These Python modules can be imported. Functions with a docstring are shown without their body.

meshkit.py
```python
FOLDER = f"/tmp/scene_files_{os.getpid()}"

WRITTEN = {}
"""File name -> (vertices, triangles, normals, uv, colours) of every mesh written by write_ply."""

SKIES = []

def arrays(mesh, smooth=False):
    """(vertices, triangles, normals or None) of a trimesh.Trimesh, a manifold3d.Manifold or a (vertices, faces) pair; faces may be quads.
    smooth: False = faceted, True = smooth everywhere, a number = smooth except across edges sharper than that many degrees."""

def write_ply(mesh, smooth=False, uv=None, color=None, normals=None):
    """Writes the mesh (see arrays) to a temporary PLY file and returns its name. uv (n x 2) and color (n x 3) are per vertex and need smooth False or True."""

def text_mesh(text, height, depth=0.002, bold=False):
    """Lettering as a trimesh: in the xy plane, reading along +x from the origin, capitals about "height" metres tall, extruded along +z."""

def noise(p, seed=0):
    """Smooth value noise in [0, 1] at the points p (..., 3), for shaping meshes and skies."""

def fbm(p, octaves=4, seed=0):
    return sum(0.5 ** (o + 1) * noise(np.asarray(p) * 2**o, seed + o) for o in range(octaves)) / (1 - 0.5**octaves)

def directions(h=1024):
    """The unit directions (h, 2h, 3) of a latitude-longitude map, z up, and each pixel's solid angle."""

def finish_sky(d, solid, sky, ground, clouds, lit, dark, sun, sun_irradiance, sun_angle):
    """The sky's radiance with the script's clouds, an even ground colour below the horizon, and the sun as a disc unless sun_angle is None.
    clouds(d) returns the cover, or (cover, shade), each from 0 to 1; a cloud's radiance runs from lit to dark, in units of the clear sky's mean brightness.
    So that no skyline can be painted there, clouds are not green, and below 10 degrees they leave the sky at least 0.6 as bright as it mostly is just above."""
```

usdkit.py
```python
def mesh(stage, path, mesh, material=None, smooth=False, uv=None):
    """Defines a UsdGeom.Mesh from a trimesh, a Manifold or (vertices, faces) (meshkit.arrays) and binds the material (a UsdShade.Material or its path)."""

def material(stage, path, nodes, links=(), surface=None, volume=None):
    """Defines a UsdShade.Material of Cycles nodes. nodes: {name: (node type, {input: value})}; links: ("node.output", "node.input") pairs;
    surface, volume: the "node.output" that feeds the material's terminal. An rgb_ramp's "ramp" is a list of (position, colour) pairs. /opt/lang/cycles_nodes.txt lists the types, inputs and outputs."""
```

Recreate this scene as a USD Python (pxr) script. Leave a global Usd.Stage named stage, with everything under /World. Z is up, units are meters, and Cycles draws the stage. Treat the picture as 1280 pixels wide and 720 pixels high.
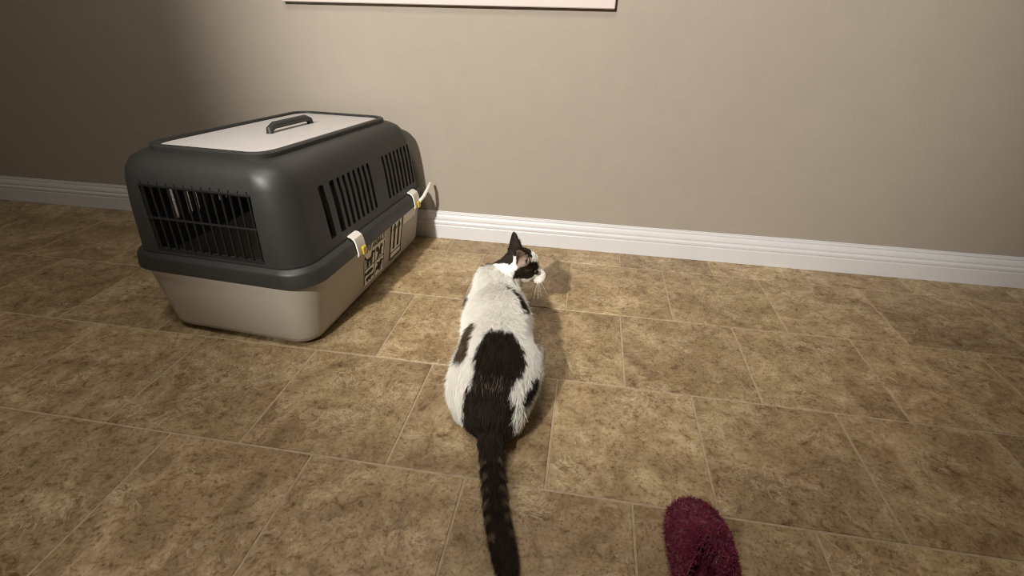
import math
import numpy as np, trimesh, manifold3d as m3, shapely
from shapely import affinity
from shapely.geometry import Polygon, Point, LineString, box as sbox
from pxr import Usd, UsdGeom, UsdLux, UsdShade, Gf, Sdf, Vt
import usdkit, meshkit

# ------------------------------------------------------------------ stage, camera, lights
# Everything below is written in "camera heights" (the lens is 1 unit above the floor); S turns them into metres.
S = 0.85
stage = Usd.Stage.CreateInMemory()
UsdGeom.SetStageUpAxis(stage, 'Z'); UsdGeom.SetStageMetersPerUnit(stage, 1.0)
UsdGeom.Xform.Define(stage, '/World'); UsdGeom.Scope.Define(stage, '/World/Looks')
YAW, PITCH, ROLL, FPX = 0.14730, 0.53633, 0.02317, 591.16
cam = UsdGeom.Camera.Define(stage, '/World/camera')
_f = np.array([-math.sin(YAW)*math.cos(PITCH), math.cos(YAW)*math.cos(PITCH), -math.sin(PITCH)])
_r0 = np.array([math.cos(YAW), math.sin(YAW), 0]); _u0 = np.cross(_r0, _f)
_r = math.cos(ROLL)*_r0 + math.sin(ROLL)*_u0; _u = math.cos(ROLL)*_u0 - math.sin(ROLL)*_r0
_m = np.eye(4); _m[0, :3], _m[1, :3], _m[2, :3], _m[3, :3] = _r, _u, -_f, [0, 0, S]
UsdGeom.Xformable(cam).AddTransformOp().Set(Gf.Matrix4d(*_m.ravel().tolist()))
cam.CreateHorizontalApertureAttr(36.0); cam.CreateVerticalApertureAttr(20.25)
cam.CreateFocalLengthAttr(36.0*FPX/1280)
cam.CreateClippingRangeAttr(Gf.Vec2f(0.02, 100))
cam.CreateExposureAttr(0.0)

def sphere_light(name, loc, radius, power, color, aim=None, cone=None, soft=0.5):
    l = UsdLux.SphereLight.Define(stage, '/World/'+name)
    l.CreateRadiusAttr(radius*S); l.CreateIntensityAttr(power); l.CreateColorAttr(Gf.Vec3f(*color)); l.CreateNormalizeAttr(True)
    loc = np.array(loc, float)*S
    if aim is not None:
        z = loc - np.array(aim, float)*S; z /= np.linalg.norm(z)
        x = np.cross([0, 0, 1.0], z); x /= np.linalg.norm(x); y = np.cross(z, x)
        m = np.eye(4); m[0, :3], m[1, :3], m[2, :3], m[3, :3] = x, y, z, loc
        UsdGeom.Xformable(l).AddTransformOp().Set(Gf.Matrix4d(*m.ravel().tolist()))
        sh = UsdLux.ShapingAPI.Apply(l.GetPrim()); sh.CreateShapingConeAngleAttr(cone); sh.CreateShapingConeSoftnessAttr(soft)
    else:
        UsdGeom.Xformable(l).AddTranslateOp().Set(Gf.Vec3d(*loc.tolist()))
    return l
def rect_light(name, loc, w, d, power, color):
    l = UsdLux.RectLight.Define(stage, '/World/'+name)
    l.CreateWidthAttr(w*S); l.CreateHeightAttr(d*S); l.CreateIntensityAttr(power); l.CreateColorAttr(Gf.Vec3f(*color)); l.CreateNormalizeAttr(True)
    UsdGeom.Xformable(l).AddTranslateOp().Set(Gf.Vec3d(*(np.array(loc, float)*S).tolist()))
sphere_light('spot_lamp', (-1.05, -1.2, 2.2), 0.07, 150.0, (1.0, 0.95, 0.87), aim=(-0.05, 2.09, 0.92), cone=29.5, soft=0.8)  # out of view behind the camera; cone set so near floor and sides darken
rect_light('ceiling_lamp', (-0.6, 0.3, 2.95), 0.7, 0.7, 8.0, (1.0, 0.95, 0.87))  # added fill light with no fixture, lifts the shadows across the room

# ------------------------------------------------------------------ helpers
_taken = {}
def numbered(path):
    n = _taken.get(path, -1) + 1; _taken[path] = n
    return path if n == 0 else f'{path}_{n:03d}'
def path_of(name, parent=None):
    return numbered((str(parent.GetPath()) if parent else '/World') + '/' + name)
def tag(p, label=None, cat=None, group=None, kind=None):
    for k, v in (('label', label), ('category', cat), ('group', group), ('kind', kind)):
        if v: p.SetCustomDataByKey(k, v)
    return p
def arr(mesh):
    v, f, _ = meshkit.arrays(mesh); return v, f
def put(name, mesh, mat, parent=None, smooth=30, **kw):
    v, f = arr(mesh)
    return tag(usdkit.mesh(stage, path_of(name, parent), trimesh.Trimesh(v*S, f, process=False), mat, smooth=smooth).GetPrim(), **kw)
def group(name, **kw):
    return tag(UsdGeom.Xform.Define(stage, path_of(name)).GetPrim(), **kw)
def box(x0, x1, y0, y1, z0, z1, bevel=0):
    if not bevel:
        b = trimesh.creation.box([x1-x0, y1-y0, z1-z0]); b.apply_translation([(x0+x1)/2, (y0+y1)/2, (z0+z1)/2]); return b
    b, p = bevel, []
    for x in (x0, x1):
        for y in (y0, y1):
            for z in (z0, z1):
                sx, sy, sz = (1 if x == x0 else -1), (1 if y == y0 else -1), (1 if z == z0 else -1)
                p += [(x+sx*b, y+sy*b, z), (x+sx*b, y, z+sz*b), (x, y+sy*b, z+sz*b)]
    return trimesh.convex.convex_hull(np.array(p))
def cat_mesh(*ms): return trimesh.util.concatenate([trimesh.Trimesh(*arr(m), process=False) for m in ms])
def tube(pts, r, n=10):
    p = np.asarray(pts, float); r = np.broadcast_to(r, (len(p),))
    t = np.gradient(p, axis=0); t /= np.linalg.norm(t, axis=1, keepdims=True)
    ref = np.array([0.31, 0.2, 0.93]); a = np.cross(t, ref); a /= np.linalg.norm(a, axis=1, keepdims=True); b = np.cross(t, a)
    g = np.arange(n)*2*math.pi/n
    v = p[:, None] + r[:, None, None]*(np.cos(g)[None, :, None]*a[:, None] + np.sin(g)[None, :, None]*b[:, None])
    f = []
    for i in range(len(p)-1):
        for j in range(n):
            k = (j+1) % n; f += [(i*n+j, i*n+k, (i+1)*n+k), (i*n+j, (i+1)*n+k, (i+1)*n+j)]
    v = np.vstack([v.reshape(-1, 3), p[:1], p[-1:]]); c0, c1 = len(v)-2, len(v)-1
    for j in range(n):
        k = (j+1) % n; f += [(c0, k, j), (c1, (len(p)-1)*n+j, (len(p)-1)*n+k)]
    m = trimesh.Trimesh(v, f, process=False); m.fix_normals(); return m

def srgb(r, g, b):
    c = np.array([r, g, b])/255.0
    return tuple(np.where(c <= 0.04045, c/12.92, ((c+0.055)/1.055)**2.4).tolist())
def mat(name, nodes, links=(), surface='p.BSDF'):
    return usdkit.material(stage, '/World/Looks/'+name, nodes, links, surface=surface)
def plain(name, col, rough=0.5, spec=0.5, bump=0, scale=200, vary=0.06, **kw):
    """A paint or plastic with faint tone variation and fine relief."""
    dark = tuple(c*(1-vary) for c in col); light = tuple(min(1, c*(1+vary)) for c in col)
    nodes = {'t': ('texture_coordinate', {}), 'n': ('noise_texture', {'scale': scale/10, 'detail': 4.0}), 'r': ('rgb_ramp', {'ramp': [(0.3, dark), (0.7, light)]}),
             'n2': ('noise_texture', {'scale': float(scale), 'detail': 3.0}), 'b': ('bump', {'strength': float(bump), 'distance': 0.002}),
             'p': ('principled_bsdf', {'roughness': rough, 'specular_ior_level': spec, **kw})}
    links = [('t.object', 'n.vector'), ('n.fac', 'r.fac'), ('r.color', 'p.base_color'), ('t.object', 'n2.vector')]
    if bump: links += [('n2.fac', 'b.height'), ('b.normal', 'p.normal')]
    return mat(name, nodes, links)

M = {}
M['wall'] = plain('wall_paint', srgb(159, 150, 139), 0.75, 0.3, bump=0.25, scale=160, vary=0.02)
M['ceiling'] = plain('ceiling_paint', srgb(225, 222, 214), 0.9, 0.2, vary=0.02)
M['trim'] = plain('trim_paint', srgb(212, 211, 213), 0.38, 0.5, vary=0.015)
M['grout'] = plain('grout', srgb(176, 158, 132), 0.9, 0.2, bump=0.6, scale=500, vary=0.15)
M['dark_plastic'] = plain('dark_grey_plastic', srgb(43, 44, 42), 0.45, 0.45, bump=0.15, scale=700, vary=0.05)
M['vent_dark'] = plain('black_plastic', srgb(26, 26, 25), 0.6, 0.3, vary=0.05)
M['grey_plastic'] = plain('light_grey_plastic', srgb(170, 163, 153), 0.42, 0.45, bump=0.12, scale=700, vary=0.03)
M['lid_plastic'] = plain('pale_lid_plastic', srgb(196, 192, 190), 0.4, 0.45, vary=0.03)
M['clip_white'] = plain('white_clip_plastic', srgb(226, 222, 212), 0.35, 0.5, vary=0.02)
M['clip_yellow'] = plain('yellow_clip_plastic', srgb(214, 186, 62), 0.4, 0.5, vary=0.05)
M['sticker'] = plain('white_sticker_paper', srgb(228, 222, 212), 0.5, 0.4, vary=0.02)
M['ink'] = plain('black_sticker_ink', srgb(34, 32, 30), 0.55, 0.3, vary=0.02)
M['steel'] = plain('dark_wire', srgb(58, 58, 60), 0.35, 0.5, metallic=0.8)
M['canvas'] = plain('white_picture_border', srgb(205, 194, 190), 0.6, 0.3, vary=0.015)
M['fleece'] = plain('maroon_fleece', srgb(112, 40, 60), 0.95, 0.1, bump=0.8, scale=350, vary=0.35, sheen_weight=0.5)

def travertine():
    n = {'t': ('texture_coordinate', {}), 'o': ('object_info', {}), 'off': ('math', {'math_type': 'multiply', 'value2': 37.0}), 'cx': ('combine_xyz', {}),
         'add': ('mapping', {'mapping_type': 'point'}),
         'warp': ('noise_texture', {'scale': 3.5, 'detail': 3.0}),
         'n1': ('noise_texture', {'scale': 7.0, 'detail': 8.0, 'roughness': 0.68, 'distortion': 0.9}),
         'n2': ('noise_texture', {'scale': 42.0, 'detail': 6.0, 'roughness': 0.72, 'distortion': 0.6}),
         'n3': ('noise_texture', {'scale': 150.0, 'detail': 3.0, 'roughness': 0.7}),
         'v': ('noise_texture', {'scale': 13.0, 'detail': 6.0, 'roughness': 0.75, 'distortion': 1.2}),
         'r1': ('rgb_ramp', {'ramp': [(0.26, srgb(134, 114, 84)), (0.42, srgb(163, 142, 108)), (0.55, srgb(185, 164, 128)), (0.66, srgb(206, 187, 152)), (0.80, srgb(224, 208, 178))]}),
         'r2': ('rgb_ramp', {'ramp': [(0.30, srgb(150, 122, 92)), (0.45, srgb(226, 218, 204)), (0.58, srgb(246, 242, 235)), (0.72, srgb(255, 255, 255))]}),
         'r3': ('rgb_ramp', {'ramp': [(0.30, srgb(160, 140, 118)), (0.46, srgb(245, 243, 238)), (0.60, srgb(255, 255, 255))]}),
         'rv': ('rgb_ramp', {'ramp': [(0.0, (0, 0, 0)), (0.485, (0, 0, 0)), (0.502, (1, 1, 1)), (0.519, (0, 0, 0)), (1.0, (0, 0, 0))]}),
         'nm': ('noise_texture', {'scale': 9.0, 'detail': 2.0}), 'rm': ('rgb_ramp', {'ramp': [(0.5, (0, 0, 0)), (0.62, (.6, .6, .6))]}),
         'mm': ('mix_color', {'blend_type': 'multiply', 'fac': 1.0}), 'm1': ('mix_color', {'blend_type': 'multiply', 'fac': 0.95}), 'm2': ('mix_color', {'blend_type': 'multiply', 'fac': 0.85}),
         'm3': ('mix_color', {'blend_type': 'mix', 'b': srgb(232, 216, 184)}), 'bw': ('rgb_to_bw', {}),
         'tone': ('map_range', {'from_min': 0.0, 'from_max': 1.0, 'to_min': 0.88, 'to_max': 1.1}), 'hs': ('hsv', {'saturation': 0.95}),
         'ba': ('math', {'math_type': 'add'}), 'b': ('bump', {'strength': 0.35, 'distance': 0.003}),
         'rr': ('map_range', {'from_min': 0.3, 'from_max': 0.7, 'to_min': 0.5, 'to_max': 0.34}),
         'p': ('principled_bsdf', {'specular_ior_level': 0.4})}
    l = [('o.random', 'off.value1'), ('off.value', 'cx.x'), ('off.value', 'cx.z'), ('cx.vector', 'add.location'), ('t.object', 'add.vector')]
    l += [('add.vector', k+'.vector') for k in ('n1', 'n2', 'n3', 'v', 'nm')]
    l += [('n1.fac', 'r1.fac'), ('n2.fac', 'r2.fac'), ('n3.fac', 'r3.fac'), ('v.fac', 'rv.fac'), ('nm.fac', 'rm.fac'), ('r1.color', 'm1.a'), ('r2.color', 'm1.b'),
          ('m1.result', 'm2.a'), ('r3.color', 'm2.b'), ('rv.color', 'mm.a'), ('rm.color', 'mm.b'), ('mm.result', 'bw.color'), ('bw.val', 'm3.fac'), ('m2.result', 'm3.a'),
          ('m3.result', 'hs.color'), ('o.random', 'tone.value'), ('tone.result', 'hs.value'), ('hs.color', 'p.base_color'),
          ('n2.fac', 'ba.value1'), ('n3.fac', 'ba.value2'), ('ba.value', 'b.height'), ('b.normal', 'p.normal'), ('n1.fac', 'rr.value'), ('rr.result', 'p.roughness')]
    return mat('travertine_tile', n, l)
M['tile'] = travertine()

# ------------------------------------------------------------------ the room
XL, XR, YF, YW, ZC = -3.9, 3.3, -2.4, 2.097, 3.0
put('wall_back', box(XL, XR, YW, YW+0.1, -0.05, ZC), M['wall'], smooth=False, kind='structure')
put('wall_left', box(XL-0.1, XL, YF, YW+0.1, -0.05, ZC), M['wall'], smooth=False, kind='structure')
put('wall_right', box(XR, XR+0.1, YF, YW+0.1, -0.05, ZC), M['wall'], smooth=False, kind='structure')
put('wall_front', box(XL-0.1, XR+0.1, YF-0.1, YF, -0.05, ZC), M['wall'], smooth=False, kind='structure')
put('ceiling', box(XL-0.1, XR+0.1, YF-0.1, YW+0.1, ZC, ZC+0.08), M['ceiling'], smooth=False, kind='structure')
floor = group('floor', kind='structure')
put('grout', box(XL, XR, YF, YW, -0.03, -0.0022), M['grout'], floor, smooth=False, label='recessed pale grout between the tiles')
PX, PY, GAP = 0.4045, 0.4004, 0.0058
row = 0
y1 = YW + 0.02
rng = np.random.default_rng(5)
edges = [1.941 - k*PY for k in range(12)]
for k in range(len(edges)):
    top = YW if k == 0 else edges[k-1]; bot = edges[k]
    if top < YF: break
    bot = max(bot, YF)
    off = 0.206 if k % 2 == 0 else -0.018
    if k % 2 == 0: off = 0.189 + (0.015 if k == 0 else 0)
    n0 = int(math.floor((XL-off)/PX))
    for i in range(n0, int(math.ceil((XR-off)/PX))):
        x0, x1 = max(off+i*PX, XL), min(off+(i+1)*PX, XR)
        if x1-x0 < 0.02 or top-bot < 0.02: continue
        dz = rng.uniform(-0.0006, 0.0)
        put('tile', box(x0+GAP/2, x1-GAP/2, bot+GAP/2, top-(GAP/2 if k else 0), -0.02, dz, bevel=0.0016), M['tile'], floor, smooth=False)

# baseboard: a stepped colonial profile swept along each wall
def baseboard(length):
    prof = [(0, 0), (0.016, 0), (0.016, 0.066), (0.0145, 0.0685), (0.0145, 0.073), (0.0165, 0.076), (0.0165, 0.085), (0.0145, 0.089), (0.012, 0.092), (0.012, 0.0965),
            (0.0135, 0.099), (0.0125, 0.108), (0.009, 0.117), (0.0065, 0.121), (0.0065, 0.124), (0.0075, 0.1265), (0.006, 0.1315), (0.003, 0.134), (0, 0.135)]
    m = trimesh.creation.extrude_polygon(Polygon(prof), length, engine='earcut')     # profile in x (out of the wall) and y (up), length along z
    v = m.vertices.copy(); m.vertices = np.stack([v[:, 2], -v[:, 0], v[:, 1]], 1); m.fix_normals()   # length along +x, thickness to -y
    return m
def along(m, rot, loc):
    m = m.copy(); m.apply_transform(trimesh.transformations.rotation_matrix(rot, [0, 0, 1])); m.apply_translation(loc); return m
bb = group('baseboard_back', kind='structure')
put('skirting', along(baseboard(XR-XL), 0, (XL, YW, 0.0)), M['trim'], bb, smooth=25)
# the wavy caulk bead along its top
xs = np.linspace(XL+0.02, XR-0.02, 300)
zz = 0.1355 + 0.0035*(meshkit.fbm(np.stack([xs*3.1, xs*0, xs*0], 1), 3, seed=4)-0.5)
put('caulk_bead', tube(np.stack([xs, np.full_like(xs, YW-0.0022), zz], 1), 0.0032, 8), M['trim'], bb)
put('baseboard_left', along(baseboard(YW-YF), math.pi/2, (XL, YF, 0)), M['trim'], smooth=25, kind='structure')
put('baseboard_right', along(baseboard(YW-YF), -math.pi/2, (XR, YW, 0)), M['trim'], smooth=25, kind='structure')

# ------------------------------------------------------------------ picture on the wall (only its lower edge is in the photo)
pic = group('picture', label='white-bordered picture hanging on the grey wall, only its lower edge in view', cat='picture')
def frame_of(x0, x1, z0, z1, w, y0, y1):
    return cat_mesh(box(x0, x1, y0, y1, z0, z0+w, .003), box(x0, x1, y0, y1, z1-w, z1, .003), box(x0, x0+w, y0, y1, z0+w-.002, z1-w+.002, .003), box(x1-w, x1, y0, y1, z0+w-.002, z1-w+.002, .003))
put('frame', frame_of(-1.28, 0.0545, 1.0, 1.9, 0.07, YW-0.028, YW-0.001), M['canvas'], pic, smooth=False)
put('panel', box(-1.22, -0.005, YW-0.014, YW-0.002, 1.06, 1.84), M['canvas'], pic, smooth=False)

# ------------------------------------------------------------------ pet carrier
# local axes: u to the carrier's right side (seen), v along its length towards the wall, z up
KC = np.array([-1.0775, 1.6455]); KA = 0.065
KU = np.array([math.cos(KA), -math.sin(KA)]); KV = np.array([math.sin(KA), math.cos(KA)])
HL = 0.43
NEAR = 0.07   # the near half is this much longer
def kw(p):
    p = np.asarray(p, float).copy(); p[:, 1] -= NEAR*np.clip((-.24-p[:, 1])/.08, 0, 1)*1.0
    z = p[:, 2]*(1 + 0.085*(HL - p[:, 1]))
    return np.column_stack([KC + p[:, :1]*KU + p[:, 1:2]*KV, z])
def kput(name, mesh, m, parent, smooth=30, **kwargs):
    v, f = arr(mesh); return put(name, trimesh.Trimesh(kw(v), f, process=False), m, parent, smooth=smooth, **kwargs)
def rrect(hw, hl, r, n=8):
    pts = []
    for cx, cy, a0 in ((hw-r, hl-r, 0), (-hw+r, hl-r, 90), (-hw+r, -hl+r, 180), (hw-r, -hl+r, 270)):
        for k in range(n+1):
            a = math.radians(a0+90*k/n); pts.append((cx+r*math.cos(a), cy+r*math.sin(a)))
    return np.array(pts)
def loft(rings):
    """rings: (half width, half length, corner radius, z), bottom to top, capped."""
    P = [np.column_stack([rrect(a, b, r), np.full(36, z)]) for a, b, r, z in rings]
    n = len(P[0]); v = np.vstack(P + [[[0, 0, rings[0][3]]], [[0, 0, rings[-1][3]]]]); f = []
    for i in range(len(P)-1):
        for j in range(n):
            k = (j+1) % n; f += [(i*n+j, i*n+k, (i+1)*n+k), (i*n+j, (i+1)*n+k, (i+1)*n+j)]
    c0, c1 = len(v)-2, len(v)-1
    for j in range(n):
        k = (j+1) % n; f += [(c0, k, j), (c1, (len(P)-1)*n+j, (len(P)-1)*n+k)]
    return trimesh.Trimesh(v, f, process=False)
def solid(t): return m3.Manifold(m3.Mesh(np.asarray(t.vertices, np.float32), np.asarray(t.faces, np.uint32)))
def hollow(rings, t, z0cut=None):
    return solid(loft(rings)) - solid(loft([(a-t, b-t, max(r-t, 0.01), z) for a, b, r, z in rings]))
kennel = group('pet_carrier', label='grey plastic pet carrier with dark vented top standing against the wall', cat='pet carrier')
low = [(.262, .405, .06, .012), (.272, .418, .065, .018), (.280, .428, .07, .035), (.3034, .436, .085, .16), (.318, .440, .09, .238)]
low = [tuple(np.array(a)+(np.array(b)-np.array(a))*t) for a, b in zip(low[:-1], low[1:]) for t in np.arange(0, 1, .2)] + low[-1:]
lower = solid(loft(low)) - solid(loft([(a-.012, b-.012, r-.01, z+(.02 if i == 0 else .01)) for i, (a, b, r, z) in enumerate(low)] + [(.306, .428, .08, .30)]))
kput('lower_shell', lower, M['grey_plastic'], kennel, label='light grey lower tub')
up = [(.312, .436, .09, .286), (.309, .434, .09, .31), (.299, .427, .09, .43), (.289, .420, .09, .50), (.280, .413, .09, .530), (.264, .399, .088, .553), (.243, .380, .085, .566), (.225, .364, .08, .571), (.200, .340, .075, .573)]
inner = [(a-.013, b-.013, r-.012, z-(.004 if i == 0 else .011)) for i, (a, b, r, z) in enumerate(up)]
upper = solid(loft(up)) - solid(loft([(.299, .423, .078, .26)] + inner[1:]))
slots = []
def slot(u0, u1, v, z0, z1, w=0.0085):
    b = solid(box(u0, u1, v-w, v+w, z0, z1)); return b + m3.Manifold.cylinder(u1-u0, w, w, 12).rotate([0, 90, 0]).translate([u0, v, z1])
vR = [0.108 + 0.0335*k for k in range(9)]
vL = [-0.278 + 0.0335*k for k in range(9)]
for v in vR + vL:
    for a, b in ((.24, .36), (-.36, -.24)):
        slots.append(slot(a, b, v, .315, .472))
upper = upper - m3.Manifold.batch_boolean(slots, m3.OpType.Add)
# doorway in the near end
door_hole = solid(box(-.19, .19, -.6, -.36, .30, .49))
upper = upper - door_hole
kput('upper_shell', upper, M['dark_plastic'], kennel, label='dark grey upper shell with vertical vent slots')
kput('door', cat_mesh(*[tube([(x, -.432, .292), (x, -.418, .50)], .0035, 8) for x in np.linspace(-.18, .18, 13)], *[tube([(-.19, y, z), (.19, y, z)], .004, 8) for y, z in ((-.433, .298), (-.427, .395), (-.420, .488))]), M['steel'], kennel, label='dark wire door grille')
# flange where the two shells meet
fl = [(.318, .438, .09, .229), (.336, .453, .10, .229), (.339, .455, .10, .232), (.333, .451, .10, .268), (.329, .448, .10, .274), (.316, .438, .09, .283), (.306, .430, .085, .285)]
flange = solid(loft(fl)) - solid(loft([(.300, .424, .08, .20), (.300, .424, .08, .33)]))
kput('rim', flange, M['dark_plastic'], kennel, smooth=22)
# raised rail around the top and the pale lid between
rail = solid(loft([(.215, .36, .07, .562), (.215, .36, .07, .583), (.211, .356, .07, .587)])) - solid(loft([(.196, .341, .055, .55), (.196, .341, .055, .60)]))
kput('top_rail', rail, M['dark_plastic'], kennel)
kput('lid', loft([(.195, .34, .055, .566), (.195, .34, .055, .577), (.19, .335, .05, .580)]), M['lid_plastic'], kennel, label='pale grey storage lid')
hd = cat_mesh(tube([(0, -.12, .572), (0, -.115, .592), (0, -.09, .602), (0, .09, .602), (0, .115, .592), (0, .12, .572)], .012, 12))
kput('handle', hd, M['dark_plastic'], kennel)
for su in (-.2, .2):
    for sv in (-.33, .33):
        kput('foot', loft([(.03, .03, .012, 0.0), (.032, .032, .012, .004), (.032, .032, .012, .016)]).apply_translation([su, sv, 0]), M['dark_plastic'], kennel)
# clips that clamp the flange
def clip(v, s, w=0.026):
    prof = [(.300, .2935), (.322, .2930), (.3360, .284), (.3410, .270), (.3455, .236), (.343, .222), (.336, .216), (.333, .219), (.339, .228), (.3405, .236), (.3360, .268), (.331, .279), (.320, .2875), (.300, .2885)]
    m = trimesh.creation.extrude_polygon(Polygon(prof), 2*w, engine='earcut'); q = m.vertices.copy()
    m.vertices = np.stack([s*q[:, 0], q[:, 2]-w+v, q[:, 1]], 1); m.fix_normals(); return m
for s in (1, -1):
    for v in (.285, -.215):
        c = kput('clip', clip(v, s), M['clip_white'], kennel, label='white latch clip with yellow tip')
        # grips are children of the clip
        t = box(.3405, .350, v-.004, v+.024, .2165, .248, .004); q = t.vertices.copy(); t.vertices = q*[s, 1, 1]; t.fix_normals()
        kput('grip', t, M['clip_yellow'], c, label='yellow grip')
arm = tube([(.348, .30, .243), (.356, .335, .258), (.357, .385, .279), (.352, .425, .290)], [.007, .008, .008, .006], 10)
kput('latch_lever', arm, M['clip_white'], kennel, label='white lever of the latch nearest the wall')

# stickers on the seen side of the tub: local plane, reading along +v
SU = np.array([.038, 0, .203]); SU /= np.linalg.norm(SU)
SN = np.cross([0, 1, 0], SU)
def side_point(v, z): return np.array([.280 + (z-.035)*(.038/.203), v, z])
def on_side(mesh, v, z, lift=0.0):
    """mesh in (x along the side, y up, z out of it) placed with its origin at (v, z) on the tub's right side."""
    q = np.asarray(mesh.vertices); o = side_point(v, z)
    r = o + q[:, :1]*np.array([0, 1.0, 0]) + q[:, 1:2]*SU + (q[:, 2:3]+lift)*SN
    m = trimesh.Trimesh(r, mesh.faces, process=False); return m
def flat(poly, h=0.0006):
    gs = [g for g in getattr(poly, 'geoms', [poly]) if g.area > 1e-9]
    return trimesh.util.concatenate([trimesh.creation.extrude_polygon(g, h, engine='earcut') for g in gs])
def gridded(w, h, t=0.0008, n=8):
    b = box(0, w, 0, h, 0, t)
    for _ in range(3): b = b.subdivide()
    return b
LIFT = 0.0012
# two upright arrows
st = kput('arrow_sticker', on_side(gridded(.112, .185), .075, .048, LIFT), M['sticker'], kennel, smooth=False, label='tall white sticker with two black arrows pointing up')
def arrow(x, y0, y1): return Polygon([(x-.0095, y0), (x+.0095, y0), (x+.0095, y1-.03), (x+.019, y1-.03), (x, y1), (x-.019, y1-.03), (x-.0095, y1-.03)])
fr = sbox(0, 0, .112, .185).difference(sbox(.008, .008, .104, .177))
art = shapely.union_all([fr, arrow(.036, .046, .166), arrow(.076, .046, .166), sbox(.008, .030, .104, .035)])
kput('arrow_print', on_side(flat(art), .075, .048, LIFT+.0009), M['ink'], st, smooth=False, label='black frame and two up arrows')
# live animals
la = kput('animal_sticker', on_side(gridded(.170, .165), -.150, .046, LIFT), M['sticker'], kennel, smooth=False, label='white sticker with four black animal pictures')
def sm(p): return p.buffer(.0012).buffer(-.0006)
dog = shapely.union_all([sbox(.016, .030, .046, .046), Polygon([(.040, .036), (.058, .036), (.062, .062), (.050, .058)]), sbox(.050, .056, .066, .066), sbox(.060, .056, .072, .062), Polygon([(.050, .064), (.054, .073), (.057, .064)]),
                         sbox(.017, .008, .022, .032), sbox(.026, .008, .030, .032), sbox(.040, .008, .045, .036), sbox(.050, .008, .055, .040), Polygon([(.016, .044), (.006, .058), (.009, .060), (.020, .046)])])
cat_ = shapely.union_all([affinity.rotate(affinity.scale(Point(.030, .030).buffer(.016), .6, 1.2), -35), Point(.043, .052).buffer(.009), Polygon([(.036, .056), (.037, .067), (.043, .060)]), Polygon([(.044, .060), (.050, .066), (.051, .055)]),
                          affinity.rotate(sbox(.010, .006, .028, .013), 20), sbox(.038, .010, .044, .036), affinity.rotate(affinity.scale(Point(.014, .052).buffer(.012), .7, 1.2), 30)])
fish = shapely.union_all([affinity.scale(Point(.036, .050).buffer(.014), 1.7, .62), Polygon([(.016, .050), (.004, .060), (.004, .040)]), affinity.scale(Point(.034, .020).buffer(.014), 1.5, .55), Polygon([(.050, .020), (.064, .028), (.064, .012)]), sbox(.020, .006, .026, .016), sbox(.040, .006, .046, .016)])
bird = shapely.union_all([affinity.rotate(affinity.scale(Point(.034, .036).buffer(.016), 1.25, .85), 25), Point(.048, .052).buffer(.009), Polygon([(.055, .055), (.066, .051), (.055, .048)]), Polygon([(.024, .034), (.004, .016), (.012, .038)]), Polygon([(.030, .044), (.014, .062), (.040, .050)]), sbox(.034, .008, .037, .026), sbox(.042, .008, .045, .030)])
lines = shapely.union_all([sbox(.003, .006, .0055, .156), sbox(.1445, .006, .147, .156), sbox(.004, .080, .146, .083), sbox(.0735, .006, .0765, .156)]).difference(sbox(0, .15, .15, .16))
art = shapely.union_all([lines, affinity.translate(sm(dog), .000, .080), affinity.translate(sm(cat_), .080, .082), affinity.translate(sm(fish), .003, .006), affinity.translate(sm(bird), .078, .004)])
kput('animal_print', on_side(flat(affinity.scale(art.buffer(.0008), 1.13, .87, origin=(0, 0))), -.150, .046, LIFT+.0009), M['ink'], la, smooth=False, label='black dog, cat, fish and bird pictures')
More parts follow.
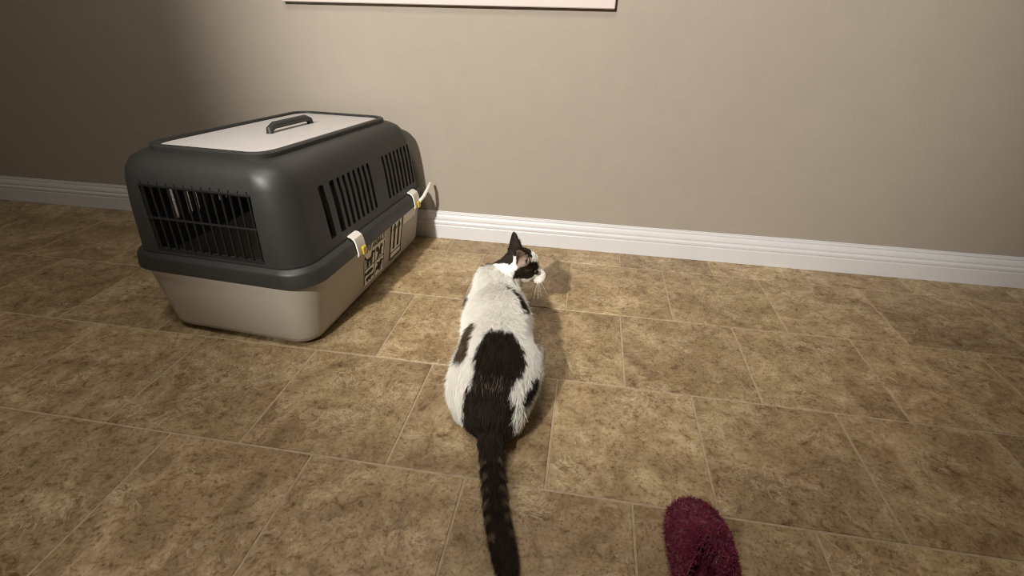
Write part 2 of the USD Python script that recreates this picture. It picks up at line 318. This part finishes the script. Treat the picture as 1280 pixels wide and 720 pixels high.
tx = meshkit.text_mesh('LIVE ANIMALS', 0.021, depth=0.0006, bold=True); w = tx.bounds[1][0]-tx.bounds[0][0]
tx.vertices = (tx.vertices-[tx.bounds[0][0], 0, 0])*[.160/w, 1.05, 1]
kput('lettering', on_side(tx, -.145, .046+.139, LIFT+.0009), M['ink'], la, smooth=False, label='LIVE ANIMALS in black capitals')
kput('blank_sticker', on_side(gridded(.130, .058), .197, .168, LIFT), M['sticker'], kennel, smooth=False, label='small blank white sticker')

# ------------------------------------------------------------------ the cat
def surface_nets(fun, lo, hi, h):
    """Vertices and faces of the zero level of fun (negative inside) by naive surface nets."""
    n = np.ceil((np.array(hi)-lo)/h).astype(int)+1
    ax = [lo[k]+h*np.arange(n[k]) for k in range(3)]
    G = np.stack(np.meshgrid(*ax, indexing='ij'), -1).reshape(-1, 3)
    d = np.concatenate([fun(c) for c in np.array_split(G, max(1, len(G)//400000))]).reshape(n)
    neg = d < 0
    nc = n-1; acc = np.zeros((*nc, 3)); cnt = np.zeros(nc)
    corner = lambda o: tuple(slice(o[k], o[k]+nc[k]) for k in range(3))
    base = np.stack(np.meshgrid(*[np.arange(k) for k in nc], indexing='ij'), -1).astype(float)
    for a in np.ndindex(2, 2, 2):
        for k in range(3):
            if a[k] == 0:
                b = list(a); b[k] = 1
                da, db = d[corner(a)], d[corner(b)]
                cross = (da < 0) != (db < 0)
                t = np.where(cross, da/np.where(cross, da-db, 1), 0)
                p = np.array(a, float)[None, None, None]+np.zeros((*nc, 3)); p[..., k] += t
                acc += np.where(cross[..., None], p, 0); cnt += cross
    act = cnt > 0; idx = -np.ones(nc, int); idx[act] = np.arange(act.sum())
    V = (base[act]+acc[act]/cnt[act][:, None])*h+lo
    F = []
    for k in range(3):
        u, w = (k+1) % 3, (k+2) % 3
        s0 = [slice(1, n[j]-1) for j in range(3)]; s0[k] = slice(0, n[k]-1)
        s1 = list(s0); s1[k] = slice(1, n[k])
        a, b = neg[tuple(s0)], neg[tuple(s1)]
        for inside, flip in ((a & ~b, False), (~a & b, True)):
            I = np.argwhere(inside); I[:, u] += 1; I[:, w] += 1
            def at(du, dw):
                J = I.copy(); J[:, u] += du; J[:, w] += dw; return idx[J[:, 0], J[:, 1], J[:, 2]]
            q = np.stack([at(-1, -1), at(0, -1), at(0, 0), at(-1, 0)], 1)
            F.append(q[:, ::-1] if flip else q)
    F = np.vstack(F); F = F[(F >= 0).all(1)]
    return V, np.vstack([F[:, [0, 1, 2]], F[:, [0, 2, 3]]])
def ell(p, c, r, rot=0.0):
    q = p-np.array(c)
    if rot:
        cs, sn = math.cos(rot), math.sin(rot); q = np.stack([cs*q[:, 0]+sn*q[:, 1], -sn*q[:, 0]+cs*q[:, 1], q[:, 2]], 1)
    r = np.array(r); k0 = np.linalg.norm(q/r, axis=1); k1 = np.linalg.norm(q/r**2, axis=1)
    return k0*(k0-1)/np.maximum(k1, 1e-9)
def cone(p, a, ra, b, rb):
    a, b = np.array(a), np.array(b); ab = b-a; t = np.clip((p-a)@ab/(ab@ab), 0, 1)
    return np.linalg.norm(p-a-t[:, None]*ab, axis=1)-(ra+(rb-ra)*t)
def smin(a, b, k):
    h = np.clip(0.5+0.5*(b-a)/k, 0, 1); return b+(a-b)*h-k*h*(1-h)
# head frame: FW to the nose, LT to the cat's left (away from us), UPH up
HC = np.array([-.180, 1.452, .232])
FW = np.array([.90, .10, -.40]); FW /= np.linalg.norm(FW)
LT = np.cross([0.12, 0, 1.0], FW); LT /= np.linalg.norm(LT); UPH = np.cross(FW, LT)
def hp(f, l, u): return HC + f*FW + l*LT + u*UPH
EARS = {  # base centre, tip, opening direction, half width
    'left': (HC+np.array([-.030, .030, .034]), HC+np.array([-.040, .046, .096]), np.array([.40, .85, .1]), .030),
    'right': (HC+np.array([.006, -.036, .020]), HC+np.array([-.016, -.060, .090]), np.array([.28, -.85, .45]), .038)}
def ear_frame(k):
    b, t, o, w = EARS[k]; A = t-b; L = np.linalg.norm(A); A = A/L; O = o-(o@A)*A; O /= np.linalg.norm(O); return b, A, O, np.cross(A, O), L, w
def ear(p, k):
    b, A, O, W, L, w = ear_frame(k); q = p-b; a, o, s = q@A, q@O, q@W
    h = np.clip(a/L, -0.5, 1.0); prof = np.sqrt(np.clip(1-h, 0, 1))*np.clip(1-.35*h, 0, 1)+.03
    outer = np.maximum(np.sqrt((s/(w*prof))**2+(o/(.62*w*prof))**2)-1, 0*a-9)*w*.55*np.maximum(prof, .12)
    outer = np.maximum(outer, np.maximum(a-L, -.022-a))
    hollow_ = (np.sqrt((s/(w*prof*.84))**2+((o-.42*w)/(.74*w*prof))**2)-1)*w*.5*np.maximum(prof, .12)
    hollow_ = np.maximum(hollow_, .006-a)
    return np.maximum(outer, -hollow_)
TAIL = [(-.170, .870, .080, .040), (-.166, .820, .050, .0290), (-.158, .785, .034, .0245), (-.148, .745, .027, .0225), (-.136, .702, .025, .022), (-.125, .660, .025, .022), (-.112, .622, .025, .022), (-.099, .588, .025, .0215), (-.086, .556, .023, .020), (-.076, .532, .020, .0165), (-.068, .514, .016, .010)]
def cat_sdf(p):
    d = ell(p, (-.183, .960, .108), (.098, .125, .104), -.12)
    d = smin(d, ell(p, (-.172, .885, .082), (.066, .062, .070)), .05)
    d = smin(d, cone(p, (-.198, 1.05, .145), .098, (-.222, 1.20, .150), .092), .05)
    d = smin(d, cone(p, (-.224, 1.20, .152), .085, (-.255, 1.375, .165), .062), .04)
    d = smin(d, ell(p, (-.222, 1.20, .09), (.08, .16, .08)), .05)
    for c in ((-.286, 1.355, .186), (-.220, 1.37, .190)): d = smin(d, ell(p, c, (.026, .055, .042), .15), .04)
    d = smin(d, cone(p, (-.252, 1.395, .182), .056, (-.205, 1.450, .222), .046), .04)
    d = smin(d, cone(p, (-.246, 1.43, .14), .058, (-.235, 1.40, .10), .05), .04)       # breast
    # hind legs
    for s, x, y in ((1, -.119, 1.015), (-1, -.262, .990)):
        d = smin(d, ell(p, (x, y, .090), (.046, .098, .088), -.10), .03)
        d = smin(d, cone(p, (x-.004*s, y-.070, .032), .028, (x+.010*s, y+.06, .026), .024), .02)
        d = smin(d, cone(p, (x+.010*s, y+.06, .026), .023, (x+.018*s, y+.225, .021), .021), .012)
    # forelegs
    for s, x, y in ((1, -.200, 1.36), (-1, -.305, 1.345)):
        d = smin(d, cone(p, (x, y-.03, .13), .042, (x+.004, y-.035, .075), .032), .03)
        d = smin(d, cone(p, (x+.004, y-.035, .075), .027, (x, y+.025, .024), .022), .015)
        d = smin(d, cone(p, (x, y+.02, .023), .022, (x, y+.065, .020), .020), .01)
    # tail
    for a, b in zip(TAIL[:-1], TAIL[1:]): d = smin(d, cone(p, a[:3], a[3], b[:3], b[3]), .012)
    # head
    q = p-HC; P = np.stack([q@FW, q@LT, q@UPH], 1)
    h = ell(P, (0, 0, 0), (.058, .053, .050))
    h = smin(h, ell(P, (.012, 0, -.018), (.046, .056, .034)), .02)                     # cheeks
    h = smin(h, ell(P, (.060, 0, -.016), (.038, .026, .021)), .018)                    # bridge and muzzle
    for s in (-1, 1): h = smin(h, ell(P, (.073, s*.013, -.024), (.023, .016, .015)), .008)
    h = smin(h, ell(P, (.060, 0, -.038), (.024, .016, .011)), .008)                    # chin
    h = smin(h, ell(P, (.096, 0, -.014), (.007, .008, .006)), .005)                    # nose tip
    for s in (-1, 1): h = np.maximum(h, -ell(P, (.051, s*.036, .006), (.012, .011, .010)))   # eye sockets
    for k in EARS: h = smin(h, ear(p, k), .008)
    d = smin(d, h, .018)
    return np.maximum(d, .001-p[:, 2])
CV, CF = surface_nets(cat_sdf, np.array([-.36, .475, -.006]), np.array([-.045, 1.57, .372]), .0042)
_t = trimesh.Trimesh(CV, CF, process=False)
trimesh.smoothing.filter_taubin(_t, lamb=.5, nu=.52, iterations=4)
CV = np.array(_t.vertices)
#CATMESH
_t = trimesh.Trimesh(CV, CF, process=False)
CN = np.array(_t.vertex_normals)
def cap(p, a, b, ra, rb=None):                        # signed distance, used for the coat's patches
    return cone(p, a, ra, b, ra if rb is None else rb)
TP = np.array(TAIL)[:, :3]
def tail_s(p):
    best, s = np.full(len(p), 9.0), np.zeros(len(p)); acc = 0
    for a, b in zip(TP[:-1], TP[1:]):
        L = np.linalg.norm(b-a); t = np.clip((p-a)@(b-a)/(L*L), 0, 1); d = np.linalg.norm(p-a-t[:, None]*(b-a), axis=1)
        s = np.where(d < best, acc+t*L, s); best = np.minimum(best, d); acc += L
    return s, best, acc
TABBY, BLACK, WHITE, PINK, GREY = np.array([srgb(74, 60, 46), srgb(38, 29, 25), srgb(246, 241, 233), srgb(176, 130, 120), srgb(150, 128, 116)])
def ear_in(p):
    """1 inside the open face of an ear, else 0; and 1 on its pale rear rim."""
    r = np.zeros(len(p)); rim = np.zeros(len(p)); body = np.zeros(len(p))
    for k in EARS:
        b, A, O, W, L, w = ear_frame(k); q = p-b; a, o, s = q@A, q@O, q@W; h = np.clip(a/L, 0, 1)
        prof = np.sqrt(np.clip(1-h, 0, 1))*np.clip(1-.35*h, 0, 1)+.03
        near = (a > .004) & (a < L+.004) & (np.abs(s) < w*1.25) & (np.abs(o) < w*.8)
        inside = near & ((s/(w*prof*.9))**2+((o-.42*w)/(.80*w*prof))**2 < 1)
        r[inside] = 1; body[near] = 1
        back = -s if W@FW > 0 else s                     # the edge away from the face
        if k == 'right': rim[near & (back > .70*w*prof) & (o > -.004) & (a < .6*L)] = 1
    return r, rim, body
def coat(p):
    """Class of the coat at points p: 0 white, 1 black, 2 brown tabby, 3 pink skin, 4 grey ear skin."""
    n = (meshkit.fbm(p*70, 3, seed=2)-.5)*.022 + (meshkit.noise(p*330, seed=9)-.5)*.006
    q = p-HC; f, l, u = q@FW, q@LT, q@UPH
    c = np.zeros(len(p), int)
    body = p[:, 1] < 1.36
    sad = np.hypot((p[:, 0]+.172)/.064, (p[:, 1]-.972)/.076)-1
    sad = np.where(p[:, 2] > .12, sad*.06, 1)
    rump = np.hypot((p[:, 0]+.180)/.070, (p[:, 1]-.838)/.070)-1
    rump = np.where(p[:, 2] > .045, rump*.06, .02)
    joint = np.where(p[:, 2] > .1, np.hypot((p[:, 0]+.174)/.050, (p[:, 1]-.900)/.060)-1, 1)*.05
    c[body & (np.minimum(np.minimum(sad, rump), joint)+n < 0)] = 1
    c[cap(p, (-.272, 1.064, .200), (-.277, .990, .182), .032, .028)+n < 0] = 2
    c[cap(p, (-.078, .980, .128), (-.096, .915, .126), .021, .020)+n*.8 < 0] = 1
    c[cap(p, (-.206, 1.285, .230), (-.152, 1.215, .208), .010, .024)+n*.7 < 0] = 1
    c[cap(p, (-.345, 1.335, .140), (-.338, 1.250, .120), .026, .026)+n < 0] = 1
    # tail
    s, d, tot = tail_s(p)
    tl = (d < .062) & (p[:, 1] < .815)
    c[tl] = 1
    side = np.abs((p-np.array([-.12, 0, 0]))[:, 2]*0 + (p[:, 0]-np.interp(p[:, 1], TP[::-1, 1], TP[::-1, 0])))/.03
    band = np.sin(s*2*math.pi/.037+side*1.6) > .35
    c[tl & band & (side > .45) & (s > .10) & (s < tot-.07)] = 2
    # head and nape
    head = (np.linalg.norm(q, axis=1) < .135) & (f > -.10) & (p[:, 1] > 1.33)
    near = np.abs(l)
    nape = cap(p, (-.290, 1.440, .240), (-.215, 1.445, .265), .036, .050)
    c[(nape+n*.7 < 0)] = 1
    face = np.hypot((f-.004)/.050, (u-.008)/.032)-1
    c[head & (f > -.022) & (near > .014) & (face*.03+n*.4 < 0)] = 1
    c[head & (f > -.05) & (f < .016+n*.5) & (u > .012)] = 1
    c[head & (f > .014) & (near < .017+n*.3) & (u > -.02)] = 0
    c[head & (near > .02) & (f > -.02) & (f < .035) & (u > .005) & (u < .024) & (meshkit.noise(p*120, seed=3) > .62)] = 2
    i, rim, eb = ear_in(p)
    c[eb > 0] = 1
    c[i > 0] = 4
    c[(rim > 0)] = 0
    c[(f > .094) & (np.abs(l) < .010) & (u > -.021) & (u < -.006)] = 3
    return c
coat_class = coat(CV)
palette = np.stack([WHITE, BLACK, TABBY, PINK, GREY])
M['coat'] = mat('cat_coat', {'a': ('attribute', {'attribute': 'coat'}), 'p': ('principled_bsdf', {'roughness': 0.75, 'specular_ior_level': 0.2})}, [('a.color', 'p.base_color')])
cat = group('cat', label='white cat with black patches crouching on the tiles, head turned right', cat='cat')
body = usdkit.mesh(stage, path_of('body', cat), trimesh.Trimesh(CV*S, CF, process=False), M['coat'], smooth=True)
UsdGeom.PrimvarsAPI(body).CreatePrimvar('coat', Sdf.ValueTypeNames.Color3fArray, 'vertex').Set(Vt.Vec3fArray.FromNumpy(palette[coat_class].astype(np.float32)))

def curves(name, P, W, m, parent, **kwargs):
    """P: (n, k, 3) points, W: (n, k) widths, both in camera heights."""
    n, k = P.shape[:2]
    b = UsdGeom.BasisCurves.Define(stage, path_of(name, parent))
    b.CreateTypeAttr('linear'); b.CreateWrapAttr('nonperiodic')
    b.CreateCurveVertexCountsAttr(Vt.IntArray.FromNumpy(np.full(n, k, np.int32)))
    b.CreatePointsAttr(Vt.Vec3fArray.FromNumpy((P.reshape(-1, 3)*S).astype(np.float32)))
    b.CreateWidthsAttr(Vt.FloatArray.FromNumpy((W.reshape(-1)*S).astype(np.float32))); b.SetWidthsInterpolation('vertex')
    UsdShade.MaterialBindingAPI.Apply(b.GetPrim()).Bind(m)
    return tag(b.GetPrim(), **kwargs)
def roots(V, F, N, n, seed):
    g = np.random.default_rng(seed); T = V[F]; A = np.linalg.norm(np.cross(T[:, 1]-T[:, 0], T[:, 2]-T[:, 0]), axis=1)
    i = g.choice(len(F), n, p=A/A.sum()); a, b = g.random(n), g.random(n); w = a+b > 1; a[w], b[w] = 1-a[w], 1-b[w]
    w = np.stack([1-a-b, a, b], 1)
    P = (T[i]*w[..., None]).sum(1); Q = (N[F[i]]*w[..., None]).sum(1); return P, Q/np.linalg.norm(Q, axis=1, keepdims=True), g
def strands(P, N, flow, L, lift, g, k=5, curl=.25, w0=.0011, w1=.0003):
    n = len(P); fl = flow-(flow*N).sum(1, keepdims=True)*N; fl /= np.linalg.norm(fl, axis=1, keepdims=True)+1e-9
    jit = g.normal(0, curl, (n, 3)); L = (L*(.7+.6*g.random(n)))[:, None]
    d0 = N*lift[:, None]+fl+jit*.6; d0 /= np.linalg.norm(d0, axis=1, keepdims=True)
    d1 = N*(lift*.35)[:, None]+fl+jit; d1 /= np.linalg.norm(d1, axis=1, keepdims=True)
    t = np.linspace(0, 1, k)
    Q = P[:, None]+L[:, None]*(t[None, :, None]*d0[:, None]*(1-t[None, :, None]*.5)+(t[None, :, None]**2)*.5*d1[:, None])
    W = np.broadcast_to(w0+(w1-w0)*t, (n, k)); return Q, W
P, N, g = roots(CV, CF, CN, 120000, 11)
s, d, tot = tail_s(P); q = P-HC; f, l, u = q@FW, q@LT, q@UPH
keep = (P[:, 2] > .006); P, N = P[keep], N[keep]
s, d, q = s[keep], d[keep], P-HC; f, l, u = q@FW, q@LT, q@UPH
flow = np.tile(np.array([.05, -1.0, -.35]), (len(P), 1))
L = np.full(len(P), .025); lift = np.full(len(P), .42)
low = np.clip((.12-P[:, 2])/.08, 0, 1); flow[:, 2] -= 1.2*low; L *= 1-.35*low
tl = (d < .06) & (P[:, 1] < .83)
sx = np.interp(P[:, 1], TP[::-1, 1], TP[::-1, 0]); dx = np.gradient(TP[::-1, 0], TP[::-1, 1]); slope = np.interp(P[:, 1], TP[::-1, 1], dx)
flow[tl] = np.stack([-slope[tl], -np.ones(tl.sum()), np.where(P[tl, 1] > .76, -.5, 0)], 1); L[tl] = .017; lift[tl] = .38
hd = np.linalg.norm(q, axis=1) < .105
flow[hd] = -FW+.25*np.sign(l[hd])[:, None]*LT*0; L[hd] = .0095; lift[hd] = .30
nose = hd & (f > .045); L[nose] = .0055
i, rim, eb = ear_in(P); L[eb > 0] = .005; flow[eb > 0] = np.array([-.2, 0, 1.0])
cl = coat(P)
L[i > 0] = .0035
ok = (cl != 3) & ~(hd & (np.linalg.norm(np.stack([f-.052, np.abs(l)-.038, u-.006], 1)/np.array([.013, .012, .010]), axis=1) < 1))
def hair(name, col, vary):
    return mat(name, {'h': ('hair_info', {}), 'n': ('texture_coordinate', {}), 'z': ('noise_texture', {'scale': 55.0, 'detail': 3.0}), 'r': ('rgb_ramp', {'ramp': [(0.3, tuple(c*(1-vary) for c in col)), (0.7, tuple(min(.95, c*(1+vary)) for c in col))]}),
                'p': ('principled_bsdf', {'roughness': 0.55, 'specular_ior_level': 0.25})}, [('n.object', 'z.vector'), ('z.fac', 'r.fac'), ('r.color', 'p.base_color')])
hm = [hair('white_fur', srgb(250, 246, 239), .04), hair('black_fur', srgb(42, 33, 26), .4), hair('tabby_fur', srgb(92, 78, 62), .6), None, hair('ear_hair', srgb(138, 122, 110), .2)]
# a few pale guard hairs break up the seam between the saddle and the rump
seam = (cl == 1) & (np.abs(P[:, 1]-(.890+.08*np.abs(P[:, 0]+.172))) < .03*g.random(len(P))) & (P[:, 2] > .12) & (g.random(len(P)) < .13); cl2 = cl.copy(); cl2[seam] = 4
for k, nm in ((0, 'white fur'), (1, 'black fur'), (2, 'brown tabby fur'), (4, 'grey hairs inside the ears and over the rump')):
    w = ok & (cl2 == k)
    Q, W = strands(P[w], N[w], flow[w], L[w], lift[w], g)
    Q[..., 2] = np.maximum(Q[..., 2], .001)
    curves('fur', Q, W, hm[k], cat, kind='stuff', label=nm)
# eyes and whiskers
M['eye'] = mat('cat_eye', {'t': ('texture_coordinate', {}), 'p': ('principled_bsdf', {'base_color': srgb(26, 23, 15), 'roughness': 0.08, 'coat_weight': 0.6})})
for sgn in (-1, 1):
    e = trimesh.creation.icosphere(3, 1.0); v = e.vertices*[.0105, .0085, .0095]
    o = hp(.049, sgn*.0335, .006); e.vertices = o + v[:, :1]*FW + v[:, 1:2]*LT + v[:, 2:]*UPH
    put('eye', e, M['eye'], cat, smooth=True)
for sgn in (-1, 1):
    for k in range(4):
        a = hp(.074, sgn*.022, -.024-.004*(k % 2)); dv = (.25-.1*k)*FW + sgn*1.0*LT + (.35-.25*k)*UPH; dv /= np.linalg.norm(dv)
        t = np.linspace(0, 1, 7)[:, None]; pts = a + dv*t*.075 - np.array([0, 0, .02])*t**2
        put('whisker', tube(pts, np.linspace(.0004, .00015, 7), 5), hm[0], cat, smooth=True)

# ------------------------------------------------------------------ maroon slipper at the lower right
SC = np.array([.322, .585, 0.0])
def slipper_sdf(p):
    q = p-SC; x, y, z = q[:, 0], q[:, 1], q[:, 2]
    wid = .060+.010*np.clip(y/.15, -1, 1)
    def sd(xx, yy, zz, wx, ly): return (np.sqrt((xx/wx)**2+np.maximum(np.abs(yy)/ly, 0)**2.6+(zz)**2)-1)
    sole = np.maximum((np.sqrt((x/wid)**2+np.abs(y/.165)**3)-1)*.055, np.abs(z-.010)-.0095)
    upper = (np.sqrt((x/(wid*1.05))**2+np.abs((y-.035)/.140)**2.8+(np.clip(z, -1, 9)/(.088-.16*np.clip(y, 0, 1)))**2)-1)*.055
    cavity = (np.sqrt((x/(wid*.80))**2+np.abs((y+.035)/.150)**2.8+((z-.024)/(.066-.12*np.clip(y, 0, 1)))**2)-1)*.05
    cavity = np.minimum(cavity, np.maximum((np.sqrt((x/(wid*.8))**2+np.abs((y+.105)/.085)**2.6)-1)*.05, .018-z))
    upper = np.maximum(upper, .006-z)
    return smin(np.maximum(upper, -np.maximum(cavity, .020-z)), sole, .006)
SV, SF = surface_nets(slipper_sdf, SC+[-.085, -.185, -.004], SC+[.085, .195, .10], .005)
tm = trimesh.Trimesh(SV, SF, process=False); trimesh.smoothing.filter_taubin(tm, iterations=6); SV = np.array(tm.vertices); SV[:, 2] = np.maximum(SV[:, 2], .0005)
sl = group('slipper', label='maroon fluffy slipper lying on the tiles near the lower right corner', cat='slipper')
put('slipper_body', (SV, SF), M['fleece'], sl, smooth=True)
P, N, g = roots(SV, SF, np.array(tm.vertex_normals), 14000, 3); w = P[:, 2] > .012
Q, W = strands(P[w], N[w], g.normal(0, 1, (w.sum(), 3)), np.full(w.sum(), .011), np.full(w.sum(), 1.3), g, curl=.8, w0=.0016, w1=.0008)
curves('pile', Q, W, hair('maroon_pile', srgb(118, 44, 66), .3), sl, kind='stuff', label='fluffy maroon pile')
